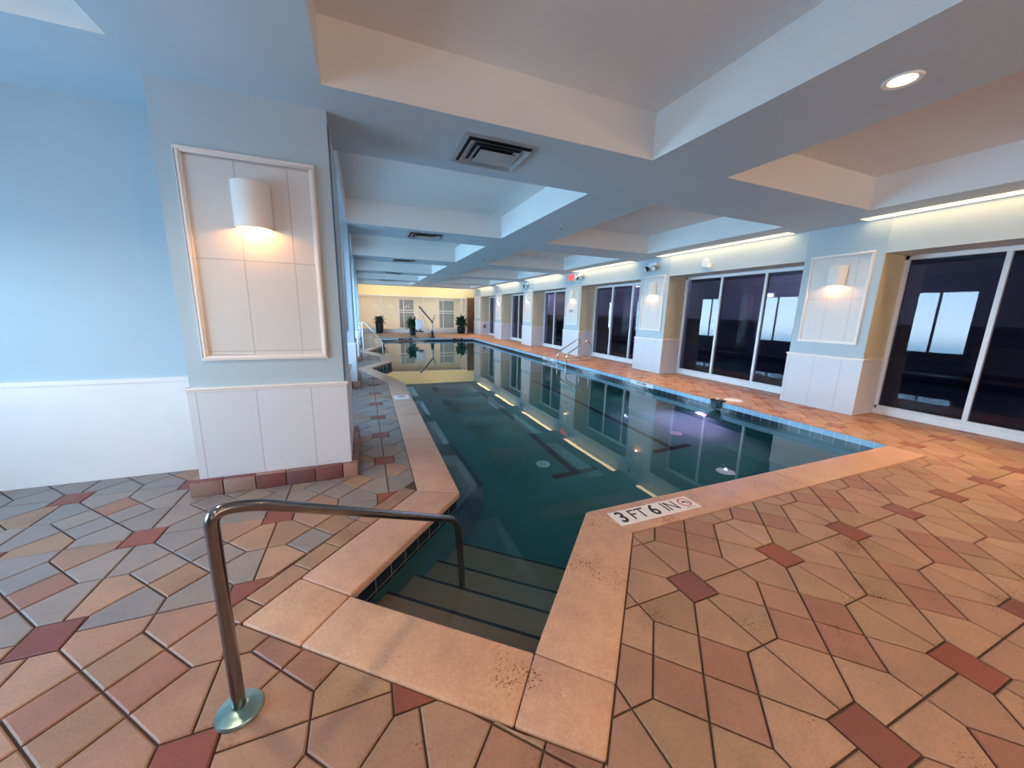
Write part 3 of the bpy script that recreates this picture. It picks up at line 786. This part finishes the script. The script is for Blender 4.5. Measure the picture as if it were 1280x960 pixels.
# daylight
for k,(cx,cy,cz,w,h,rz) in enumerate(WIN_POS):
    side = abs(rz) > .1
    o = area('daylight_portal', (cx-.12 if side else cx, cy if side else cy-.12, cz), (radians(90),0,-pi/2 if side else 0), w, h, 1, (1,1,1))
    o.data.cycles.is_portal = True
W = bpy.data.worlds.new('sky'); S.world = W; W.use_nodes = True
nt = W.node_tree; nt.nodes.clear(); L = nt.links.new
out = nt.nodes.new('ShaderNodeOutputWorld'); bg = N(nt,'ShaderNodeBackground', Strength=30.0)
tc = N(nt,'ShaderNodeTexCoord'); sp = N(nt,'ShaderNodeSeparateXYZ'); L(tc.outputs['Generated'], sp.inputs[0])
r = ramp(nt, [(0,lin((112,152,180))),(.475,lin((124,164,190))),(.49,lin((196,224,240))),(.56,lin((164,206,236))),(1,lin((108,170,222)))])
ma = N(nt,'ShaderNodeMath', operation='MULTIPLY_ADD'); ma.inputs[1].default_value=.5; ma.inputs[2].default_value=.5
L(sp.outputs['Z'], ma.inputs[0]); L(ma.outputs[0], r.inputs['Fac']); L(r.outputs['Color'], bg.inputs['Color']); L(bg.outputs[0], out.inputs['Surface'])

# ------------------------------------------------------------------ things
# entry handrail
def bend(pts, rad, n=8):
    P = [Vector(p) for p in pts]; out = [P[0]]
    for i in range(1,len(P)-1):
        a = (P[i-1]-P[i]); b = (P[i+1]-P[i]); r = min(rad, a.length*.45, b.length*.45)
        s = P[i]+a.normalized()*r; e = P[i]+b.normalized()*r
        for k in range(n+1):
            t = k/n; out.append(s*(1-t)**2 + P[i]*2*t*(1-t) + e*t*t)
    out.append(P[-1]); return out
t = empty('handrail', (-.545,1.486,0)); tag(t, 'curved steel handrail standing beside the pool entry steps', 'handrail')
o0 = Vector((-.545,1.486,0))
pts = [Vector(p)-o0 for p in [(-.545,1.486,.005),(-.545,1.486,.885),(-.43,1.566,.845),(.53,2.236,.185),(.56,2.256,-.2),(.575,2.266,-.67)]]
b = MB(); b.tube(bend(pts,.1), .0235, 20); b.build('rail_tube', M['rail_steel'], t, smooth=True)
b = MB(); b.lathe([(.024,.03),(.034,.03),(.05,.022),(.078,.014),(.084,.004),(.084,0)], seg=36); b.build('flange', M['flange'], t, smooth=True)
# pool ladder
t = empty('pool_ladder', (6.3,10.8,0)); tag(t, 'steel pool ladder with two bent grab rails at the right pool edge', 'ladder')
for y in (-.3,.3):
    b = MB(); b.tube(bend([(-.03,y,-1.0),(-.03,y,.27),(.78,y,.76),(.9,y,.6),(.9,y,.0)],.13), .021, 14); b.tube([(-.03,y,.06),(.9,y,.06)], .018, 12)
    b.build('grab_rail', M['bright_steel'], t, smooth=True)
    b = MB(); b.lathe([(.022,.018),(.05,.014),(.055,0)], c=(.9,y,0), seg=24); b.build('flange', M['bright_steel'], t, smooth=True)
for z in (-.3,-.55,-.8):
    b = MB(); b.box((-.07,-.3,z-.012),(.01,.3,z+.012)); b.build('tread', M['white_plastic'], t, bevel=.004)
# inlet handrails
for i,(x0,y0,x1,y1) in enumerate(((.05,15.6,.5,15.2),(.05,10.35,.38,10.8))):
    if i == 1: continue
    t = empty('handrail', (x0-.12,y0,0)); tag(t, 'slim pale handrail sloping into the far pool inlet', 'handrail')
    b = MB(); b.tube(bend([(0,0,0),(0,0,1.12),(.1,.03,1.1),(.74,.3,.3),(.76,.31,-.5)],.1), .02, 12); b.build('rail_tube', M['white_paint'], t, smooth=True)
    b = MB(); b.lathe([(.02,.02),(.06,.012),(.064,0)], seg=20); b.build('flange', M['bright_steel'], t, smooth=True)

# ceiling vents
def make_vent():
    t = empty('ceiling_vent'); w, h = .375, .35
    f = MB()
    def ring(hw, hh, z, tw, drop):
        # sloped frame: outer edge at z, inner edge lower
        o = [(-hw,-hh,z),(hw,-hh,z),(hw,hh,z),(-hw,hh,z)]
        i_ = [(-hw+tw,-hh+tw,z-drop),(hw-tw,-hh+tw,z-drop),(hw-tw,hh-tw,z-drop),(-hw+tw,hh-tw,z-drop)]
        for k in range(4):
            j = (k+1)%4; f.face([o[k],o[j],i_[j],i_[k]]); f.face([(p[0],p[1],p[2]+.006) for p in (o[k],i_[k],i_[j],o[j])])
        return i_
    ring(w,h,-.001,.05,.008)
    f.build('vent_frame', M['vent'], t)
    f = MB(); 
    for k, s in enumerate((.82,.6)):
        hw, hh = w*s, h*s
        o = [(-hw,-hh,-.035),(hw,-hh,-.035),(hw,hh,-.035),(-hw,hh,-.035)]; i_ = [(x*.78,y*.74,-.006) for x,y,_ in o]
        for q in range(4):
            j = (q+1)%4; f.face([o[q],o[j],i_[j],i_[q]])
    c = [(-.15,-.13,-.03),(.15,-.13,-.03),(.15,.13,-.03),(-.15,.13,-.03)]
    f.box((-.175,-.15,-.046),(.175,.15,-.04))
    f.build('louvers', M['vent'], t)
    f = MB(); f.face([(-w+.05,-h+.05,-.0015),(-w+.05,h-.05,-.0015),(w-.05,h-.05,-.0015),(w-.05,-h+.05,-.0015)]); f.build('duct_opening', M['dark_in'], t)
    return t
v0 = make_vent()
for i,y in enumerate((3.885,8.42,12.8,17.2,21.5)):
    o = v0 if i == 0 else copy_tree(v0)
    o.location = (1.32,y,ZB); tag(o, 'square louvered air vent in the %s ceiling beam'%(['nearest','second','third','fourth','fifth'][i]), 'vent', 'ceiling air vents')
# sprinklers
for i,(x,y) in enumerate(((3.45,6.2),(3.45,10.9),(3.45,15.4),(3.45,19.9))):
    t = empty('fire_sprinkler', (x,y,ZB+.003)); tag(t, '%s small dark sprinkler head under the long middle beam'%(['nearest','second','third','fourth'][i]), 'sprinkler', 'sprinkler heads')
    b = MB(); b.lathe([(.035,0),(.035,-.008),(.012,-.012),(.012,-.05)], seg=16); b.build('escutcheon', M['vent'], t, smooth=True)
    b = MB(); b.lathe([(.0,-.072),(.024,-.07),(.026,-.066),(.0,-.062)], seg=16); b.tube([(-.014,0,-.045),(-.018,0,-.066)],.003,6); b.tube([(.014,0,-.045),(.018,0,-.066)],.003,6); b.tube([(-.014,0,-.047),(.014,0,-.047)],.004,6); b.build('deflector', M['black'], t)

# exit sign (wall mounted, faces the pool) with emergency heads
t = empty('exit_sign', (XR,12.8,3.02), -pi/2); tag(t, 'glowing red EXIT sign high on the right wall', 'exit sign')
b = MB(); b.box((-.24,-.05,-.15),(.24,-.001,.15)); b.build('housing', M['white_plastic'], t, bevel=.008)
b = MB(); b.box((-.215,-.053,-.125),(.215,-.05,.125)); b.build('sign_face', M['exitface'], t)
text_obj('lettering', 'EXIT', .23, M['exitred'], t, (0,-.055,0), (pi/2,0,0), .001, sx=.82, bold=.007)
def emergency(loc, lab):
    t = empty('emergency_light', loc, -pi/2); tag(t, lab, 'emergency light', 'emergency lamps')
    b = MB(); b.box((-.13,-.07,-.05),(.13,-.001,.09)); b.build('battery_box', M['white_plastic'], t, bevel=.012)
    for s in (-1,1):
        b = MB(); c = Vector((s*.14,-.1,-.07)); d = Vector((s*.35,-.8,-.45)).normalized()
        b.tube([c-d*.05, c-d*.03, c+d*.03, c+d*.055], [.03,.055,.075,.078], 18); h = b.build('lamp_head', M['black'], t, smooth=True)
        b = MB(); b.tube([c+d*.0555, c+d*.06], [.07,.05], 18); b.build('lens', M['white_plastic'], h, smooth=True)
        h.location = (0,0,0)
        b = MB(); b.tube([(s*.1,-.05,-.04),tuple(c-d*.03)], .012, 8); b.build('bracket', M['black'], t)
emergency((XR,8.42,3.0), 'white twin head emergency lamp above the pillar right of the ladder')
emergency((XR,12.12,3.03), 'white twin head emergency lamp beside the exit sign')
emergency((XR,17.1,3.0), 'white twin head emergency lamp third from the far end')
t = empty('fire_alarm_strobe', (XR+.008,6.68,2.88), -pi/2); tag(t, 'small round white alarm strobe above the large right window', 'alarm')
b = MB(); b.lathe([(.11,0),(.11,.03),(.095,.045),(0,.05)], seg=28); o = b.build('alarm_body', M['white_plastic'], t, smooth=True); o.rotation_euler=(pi/2,0,0)
b = MB(); b.box((.085,-.06,-.12),(.2,-.001,-.02)); b.build('strobe_lens', M['sconce'], t, bevel=.006)
# small notice on the pillar below the exit sign
t = empty('notice_sign', (XR,12.75,1.72), -pi/2); tag(t, 'small reddish notice on the pillar panel below the exit sign', 'sign')
b = MB(); b.box((-.17,-.012,-.1),(.17,-.004,.1)); b.build('plate', M['sconce'], t)
b = MB()
for z in (.055,.02,-.015,-.055): b.box((-.14,-.0135,z-.011),(.14 if z > -.05 else .05,-.012,z+.011))
b.build('print_lines', M['rim'], t)
# outlet on the reveal of the farthest bay
t = empty('wall_outlet', (8.02,24.985,.62)); tag(t, 'small dark outlet low on the reveal of the farthest right window', 'outlet')
b = MB(); b.box((-.09,-.02,-.11),(.09,.014,.11)); b.build('cover_plate', M['black'], t, bevel=.006)
b = MB(); b.box((-.03,-.024,-.06),(.03,-.02,.06)); b.build('socket_face', M['vent'], t)

# depth marker on the near coping
def no_dive(parent, x, y, r, z):
    b = MB(); b.lathe([(r*.82,z),(r,z),(r,z+.0012),(r*.82,z+.0012),(r*.82,z)], c=(x,y,0), seg=40)
    a = radians(-45)
    b.face([(x+cos(a)*r*.85-sin(a)*r*.08*s1, y+sin(a)*r*.85+cos(a)*r*.08*s1, z+.001) if k<2 else (x-cos(a)*r*.85-sin(a)*r*.08*s1, y-sin(a)*r*.85+cos(a)*r*.08*s1, z+.001) for k,s1 in ((0,-1),(1,1),(2,1),(3,-1))])
    b.build('prohibition_ring', M['redink'], parent)
    b = MB(); b.tube([(x-r*.5,y-r*.2,z),(x-r*.1,y+r*.15,z),(x+r*.4,y-.1*r,z)], [r*.05,r*.12,r*.07], 8); b.lathe([(0,z+.001),(r*.13,z+.001)], c=(x+r*.5,y-.25*r,0), seg=14); b.build('diver_symbol', M['ink'], parent)
t = empty('depth_marker', (2.165,2.095,.004)); tag(t, 'white depth marker tile reading 3 FT 6 IN set in the near coping', 'depth marker')
for k in range(5):
    b = MB(); b.box((-.402+k*.17+.001,-.095,-.004),(-.402+(k+1)*.17-.001,.095,.0015)); b.build('tile', M['marker'], t, bevel=.001, bseg=1)
for ch, x, sz, bo in (('3',-.318,.2,.004),('F',-.205,.185,.0),('T',-.118,.185,.0),('6',.01,.2,.004),('I',.128,.185,.0),('N',.205,.185,.0)):
    text_obj('lettering', ch, sz, M['ink'], t, (x,0,.0022), (0,0,0), .0006, sx=.85, bold=bo)
no_dive(t, .358, .012, .062, .0018)
text_obj('lettering', 'NO DIVING', .02, M['redink'], t, (.358,-.07,.0022), (0,0,0), .0004)
# small marker on the left coping
t = empty('depth_marker', (.585,6.86,.004)); tag(t, 'small white no diving tile on the left coping far along', 'depth marker')
b = MB(); b.box((-.13,-.16,-.004),(.13,.16,.0015)); b.build('tile', M['marker'], t)
no_dive(t, 0, .05, .085, .0018)
text_obj('lettering', 'NO DIVING', .045, M['ink'], t, (0,-.09,.0022), (0,0,0), .0005)
# markers on vertical faces
def vmarker(loc, rz, w, body, lab, dark=False, h=.1, size=.085):
    t = empty('depth_marker', loc, rz); tag(t, lab, 'depth marker')
    b = MB(); b.box((-w/2,-.006,-h/2),(w/2,.004,h/2)); b.build('tile', M['navy'] if dark else M['marker'], t)
    if size > .12:
        adv = size*.56; n = len(body)
        for k, chh in enumerate(body):
            if chh != ' ': text_obj('lettering', chh, size, M['marker'], t, ((k-(n-1)/2)*adv,-.008,0), (pi/2,0,0), .001, sx=.95, bold=.002)
    else: text_obj('lettering', body, size, M['marker'] if dark else M['ink'], t, (0,-.008,0), (pi/2,0,0), .001, sx=.95, bold=.002)
vmarker((6.3,6.9,-.05), -pi/2, .8, '4 FT 0 IN', 'white depth tile on the right pool edge opposite the near coping')
vmarker((6.3,11.9,-.05), -pi/2, .8, '4 FT 0 IN', 'white depth tile on the right pool edge beside the ladder')
vmarker((2.22,22.0,-.06), 0, .8, '4 FT 6 IN', 'white depth lettering at the far pool edge left of the lift', True)
vmarker((5.35,22.0,-.06), 0, .6, '4 FT 6 IN', 'white depth lettering at the far pool edge right of the lift', True)
A, B = Vector(POOL[10]), Vector(POOL[9]); mid = (A+B)/2; ang = math.atan2(B.y-A.y, B.x-A.x)
vmarker((mid.x, mid.y, -.1), ang, 1.15, '3 FT 6 IN', 'dark tile with white depth lettering on the nearer inlet wall', True, h=.12, size=.15)

# skimmer lid, edge bracket, underwater light
t = empty('skimmer_lid', (6.72,4.78,0)); tag(t, 'round pale skimmer lid set in the right deck', 'lid')
b = MB(); b.lathe([(0,.006),(.13,.006),(.14,.003),(.14,-.002)], seg=36); b.build('lid_disc', M['marker'], t, smooth=True)
b = MB(); b.lathe([(.145,-.002),(.15,.004),(.16,.004),(.165,-.002)], seg=36); b.build('lid_ring', M['white_plastic'], t, smooth=True)
t = empty('edge_bracket', (6.3,4.8,0)); tag(t, 'small black bracket clipped over the right pool edge near the skimmer lid', 'bracket')
b = MB(); b.box((-.05,-.11,-.1),(-.001,.11,.035)); b.box((-.05,-.11,.007),(.1,.11,.035)); b.box((-.07,-.04,-.15),(-.05,.05,-.02)); b.build('clamp', M['black'], t, bevel=.008)
b = MB(); b.lathe([(0,.035),(.035,.035),(.035,.055),(.02,.062),(0,.062)], c=(.03,.03,0), seg=18); b.build('thumb_knob', M['white_plastic'], t, smooth=True)
t = empty('underwater_light', (6.3,5.1,-.82)); tag(t, 'glowing purple underwater light in the right pool wall', 'pool light')
b = MB(); b.lathe([(.1,.0),(.125,.012),(.13,.0)], seg=32); o = b.build('bezel', M['bright_steel'], t, smooth=True); o.rotation_euler=(0,-pi/2,0)
b = MB(); b.lathe([(0,.025),(.06,.018),(.1,.004)], seg=32); o = b.build('lens', M['purple'], t, smooth=True); o.rotation_euler=(0,-pi/2,0)
area('pool_lamp', (-.05,0,0), (0,radians(62),radians(0)), .16, .16, 120, (1.0,.18,.42), t)

# planters
def leaf_mb(rng, c, n, r, h, size, droop):
    b = MB()
    for k in range(n):
        an = rng.uniform(0,2*pi); el = rng.uniform(.15,1.0); rr = r*rng.uniform(.2,1)
        base = Vector(c)+Vector((cos(an)*rr*.25, sin(an)*rr*.25, h*rng.uniform(0,.5)))
        tip = Vector(c)+Vector((cos(an)*rr, sin(an)*rr, h*el*rng.uniform(.7,1.05)-droop*rr))
        d = tip-base; s = d.cross(Vector((0,0,1))).normalized() if d.xy.length > 1e-3 else Vector((1,0,0))
        w = size*rng.uniform(.7,1.2); m1 = base+d*.45+Vector((0,0,.05)); m2 = base+d*.75+Vector((0,0,.03))
        b.face([base-s*w*.15, base+s*w*.15, m1+s*w, m1-s*w]); b.face([m1-s*w, m1+s*w, m2+s*w*.7, m2-s*w*.7]); b.face([m2-s*w*.7, m2+s*w*.7, tip])
    return b
def plant(loc, lab, potr, poth, r, h, seed, n=150, mat='leaf'):
    rng = random.Random(seed)
    t = empty('potted_plant', loc); tag(t, lab, 'plant', 'potted plants at the far end')
    b = MB(); b.lathe([(0,0),(potr*.72,0),(potr*.8,.02),(potr,poth*.6),(potr*.96,poth*.92),(potr,poth*.96),(potr,poth),(potr*.88,poth),(potr*.85,poth*.93),(0,poth*.93)], seg=28); b.build('pot', M['pot'], t, smooth=True)
    leaf_mb(rng, (0,0,poth*.9), n, r, h, .055, .25).build('foliage', M[mat], t)
    b = MB()
    for k in range(5):
        an = k*1.256; b.tube([(cos(an)*.04,sin(an)*.04,poth*.9),(cos(an)*.12,sin(an)*.12,poth+h*.6)], .012, 6)
    b.build('stem', M['bark'], t)
plant((1.0,27.1,0), 'dark potted plant at the left of the far glass partition', .27, .72, .6, .7, 3, 220)
plant((6.75,26.75,0), 'bushy dark potted plant before the wooden column', .32, .5, .68, 1.1, 5, 360)
plant((2.95,24.6,0), 'dark potted plant standing behind the white pool lift seat', .2, .42, .6, .95, 8, 240)

# pool lift
t = empty('pool_lift', (3.85,22.45,0)); tag(t, 'pool lift with slanting arm and white seat on the far deck', 'pool lift')
b = MB(); b.box((-.13,-.17,0),(.13,.25,.06)); b.tube([(0,0,.06),(0,0,.42)], [.11,.075], 14); b.build('base', M['black'], t, smooth=True, bevel=.0)
b = MB(); b.tube(bend([(0,0,.4),(.02,0,.95),(-.15,0,1.15),(-.76,0,1.86)],.12), [.05]*100, 14) if False else b.tube(bend([(0,0,.4),(.02,0,.95),(-.15,0,1.15),(-.76,0,1.86)],.12), .045, 14); b.build('mast_arm', M['rail_steel'], t, smooth=True)
b = MB(); b.tube([(.03,0,.9),(.1,0,1.15),(.2,0,1.4)], [.035,.028,.012], 10); b.tube([(.1,0,1.15),(.22,0,1.2)], [.025,.012], 8); b.build('hand_control', M['rail_steel'], t, smooth=True)
b = MB(); b.tube([(-.76,0,1.86),(-.76,0,1.15)], .014, 8); b.tube([(-.7,0,1.8),(-.2,0,.35)], .01, 6); b.build('hanger', M['bright_steel'], t)
b = MB(); b.box((-.97,-.03,.55),(-.56,.06,1.1)); b.box((-.97,-.42,.5),(-.56,.06,.58)); seat = b.build('seat', M['white_plastic'], t, bevel=.03, bseg=3, smooth=True)
b = MB(); b.box((-1.08,-.62,.37),(-.6,-.4,.43)); b.box((-.8,-.45,.4),(-.74,-.38,.54)); b.build('footrest', M['black'], t, bevel=.01)
b = MB(); b.tube([(-1.0,-.1,.4),(-1.02,-.1,.02)], .02, 8); b.tube([(-1.0,-.1,.4),(-.9,-.1,.52)], .02, 8); b.tube([(-1.1,.0,.02),(-.9,-.25,.02)], .02, 8); b.build('leg', M['black'], t)

# ------------------------------------------------------------------ camera
yaw, pitch, roll, fpx = radians(22.305), radians(11.155), radians(1.325), 450.14
F = Vector((sin(yaw)*cos(pitch), cos(yaw)*cos(pitch), -sin(pitch))); R0 = Vector((cos(yaw),-sin(yaw),0)); U0 = R0.cross(F)
Rr = R0*cos(roll)+U0*sin(roll); Uu = -R0*sin(roll)+U0*cos(roll)
cd = bpy.data.cameras.new('camera'); cam = bpy.data.objects.new('camera', cd); COL.objects.link(cam)
m = Matrix((Rr,Uu,-F)).transposed().to_4x4(); m.translation = (0,0,1.6); cam.matrix_world = m
cd.sensor_width = 36; cd.lens = fpx*36/1280; cd.clip_start=.02; cd.clip_end=200
S.camera = cam

S.view_settings.view_transform = 'Standard'; S.view_settings.look = 'None'; S.view_settings.exposure = 0.2; S.view_settings.gamma = 1.0
S.view_settings.use_curve_mapping = False
c = S.cycles
c.use_denoising = True; c.max_bounces = 14; c.diffuse_bounces = 7; c.glossy_bounces = 6; c.transmission_bounces = 10; c.transparent_max_bounces = 12
c.sample_clamp_indirect = 6.0; c.caustics_reflective = True; c.caustics_refractive = True; c.blur_glossy = .3
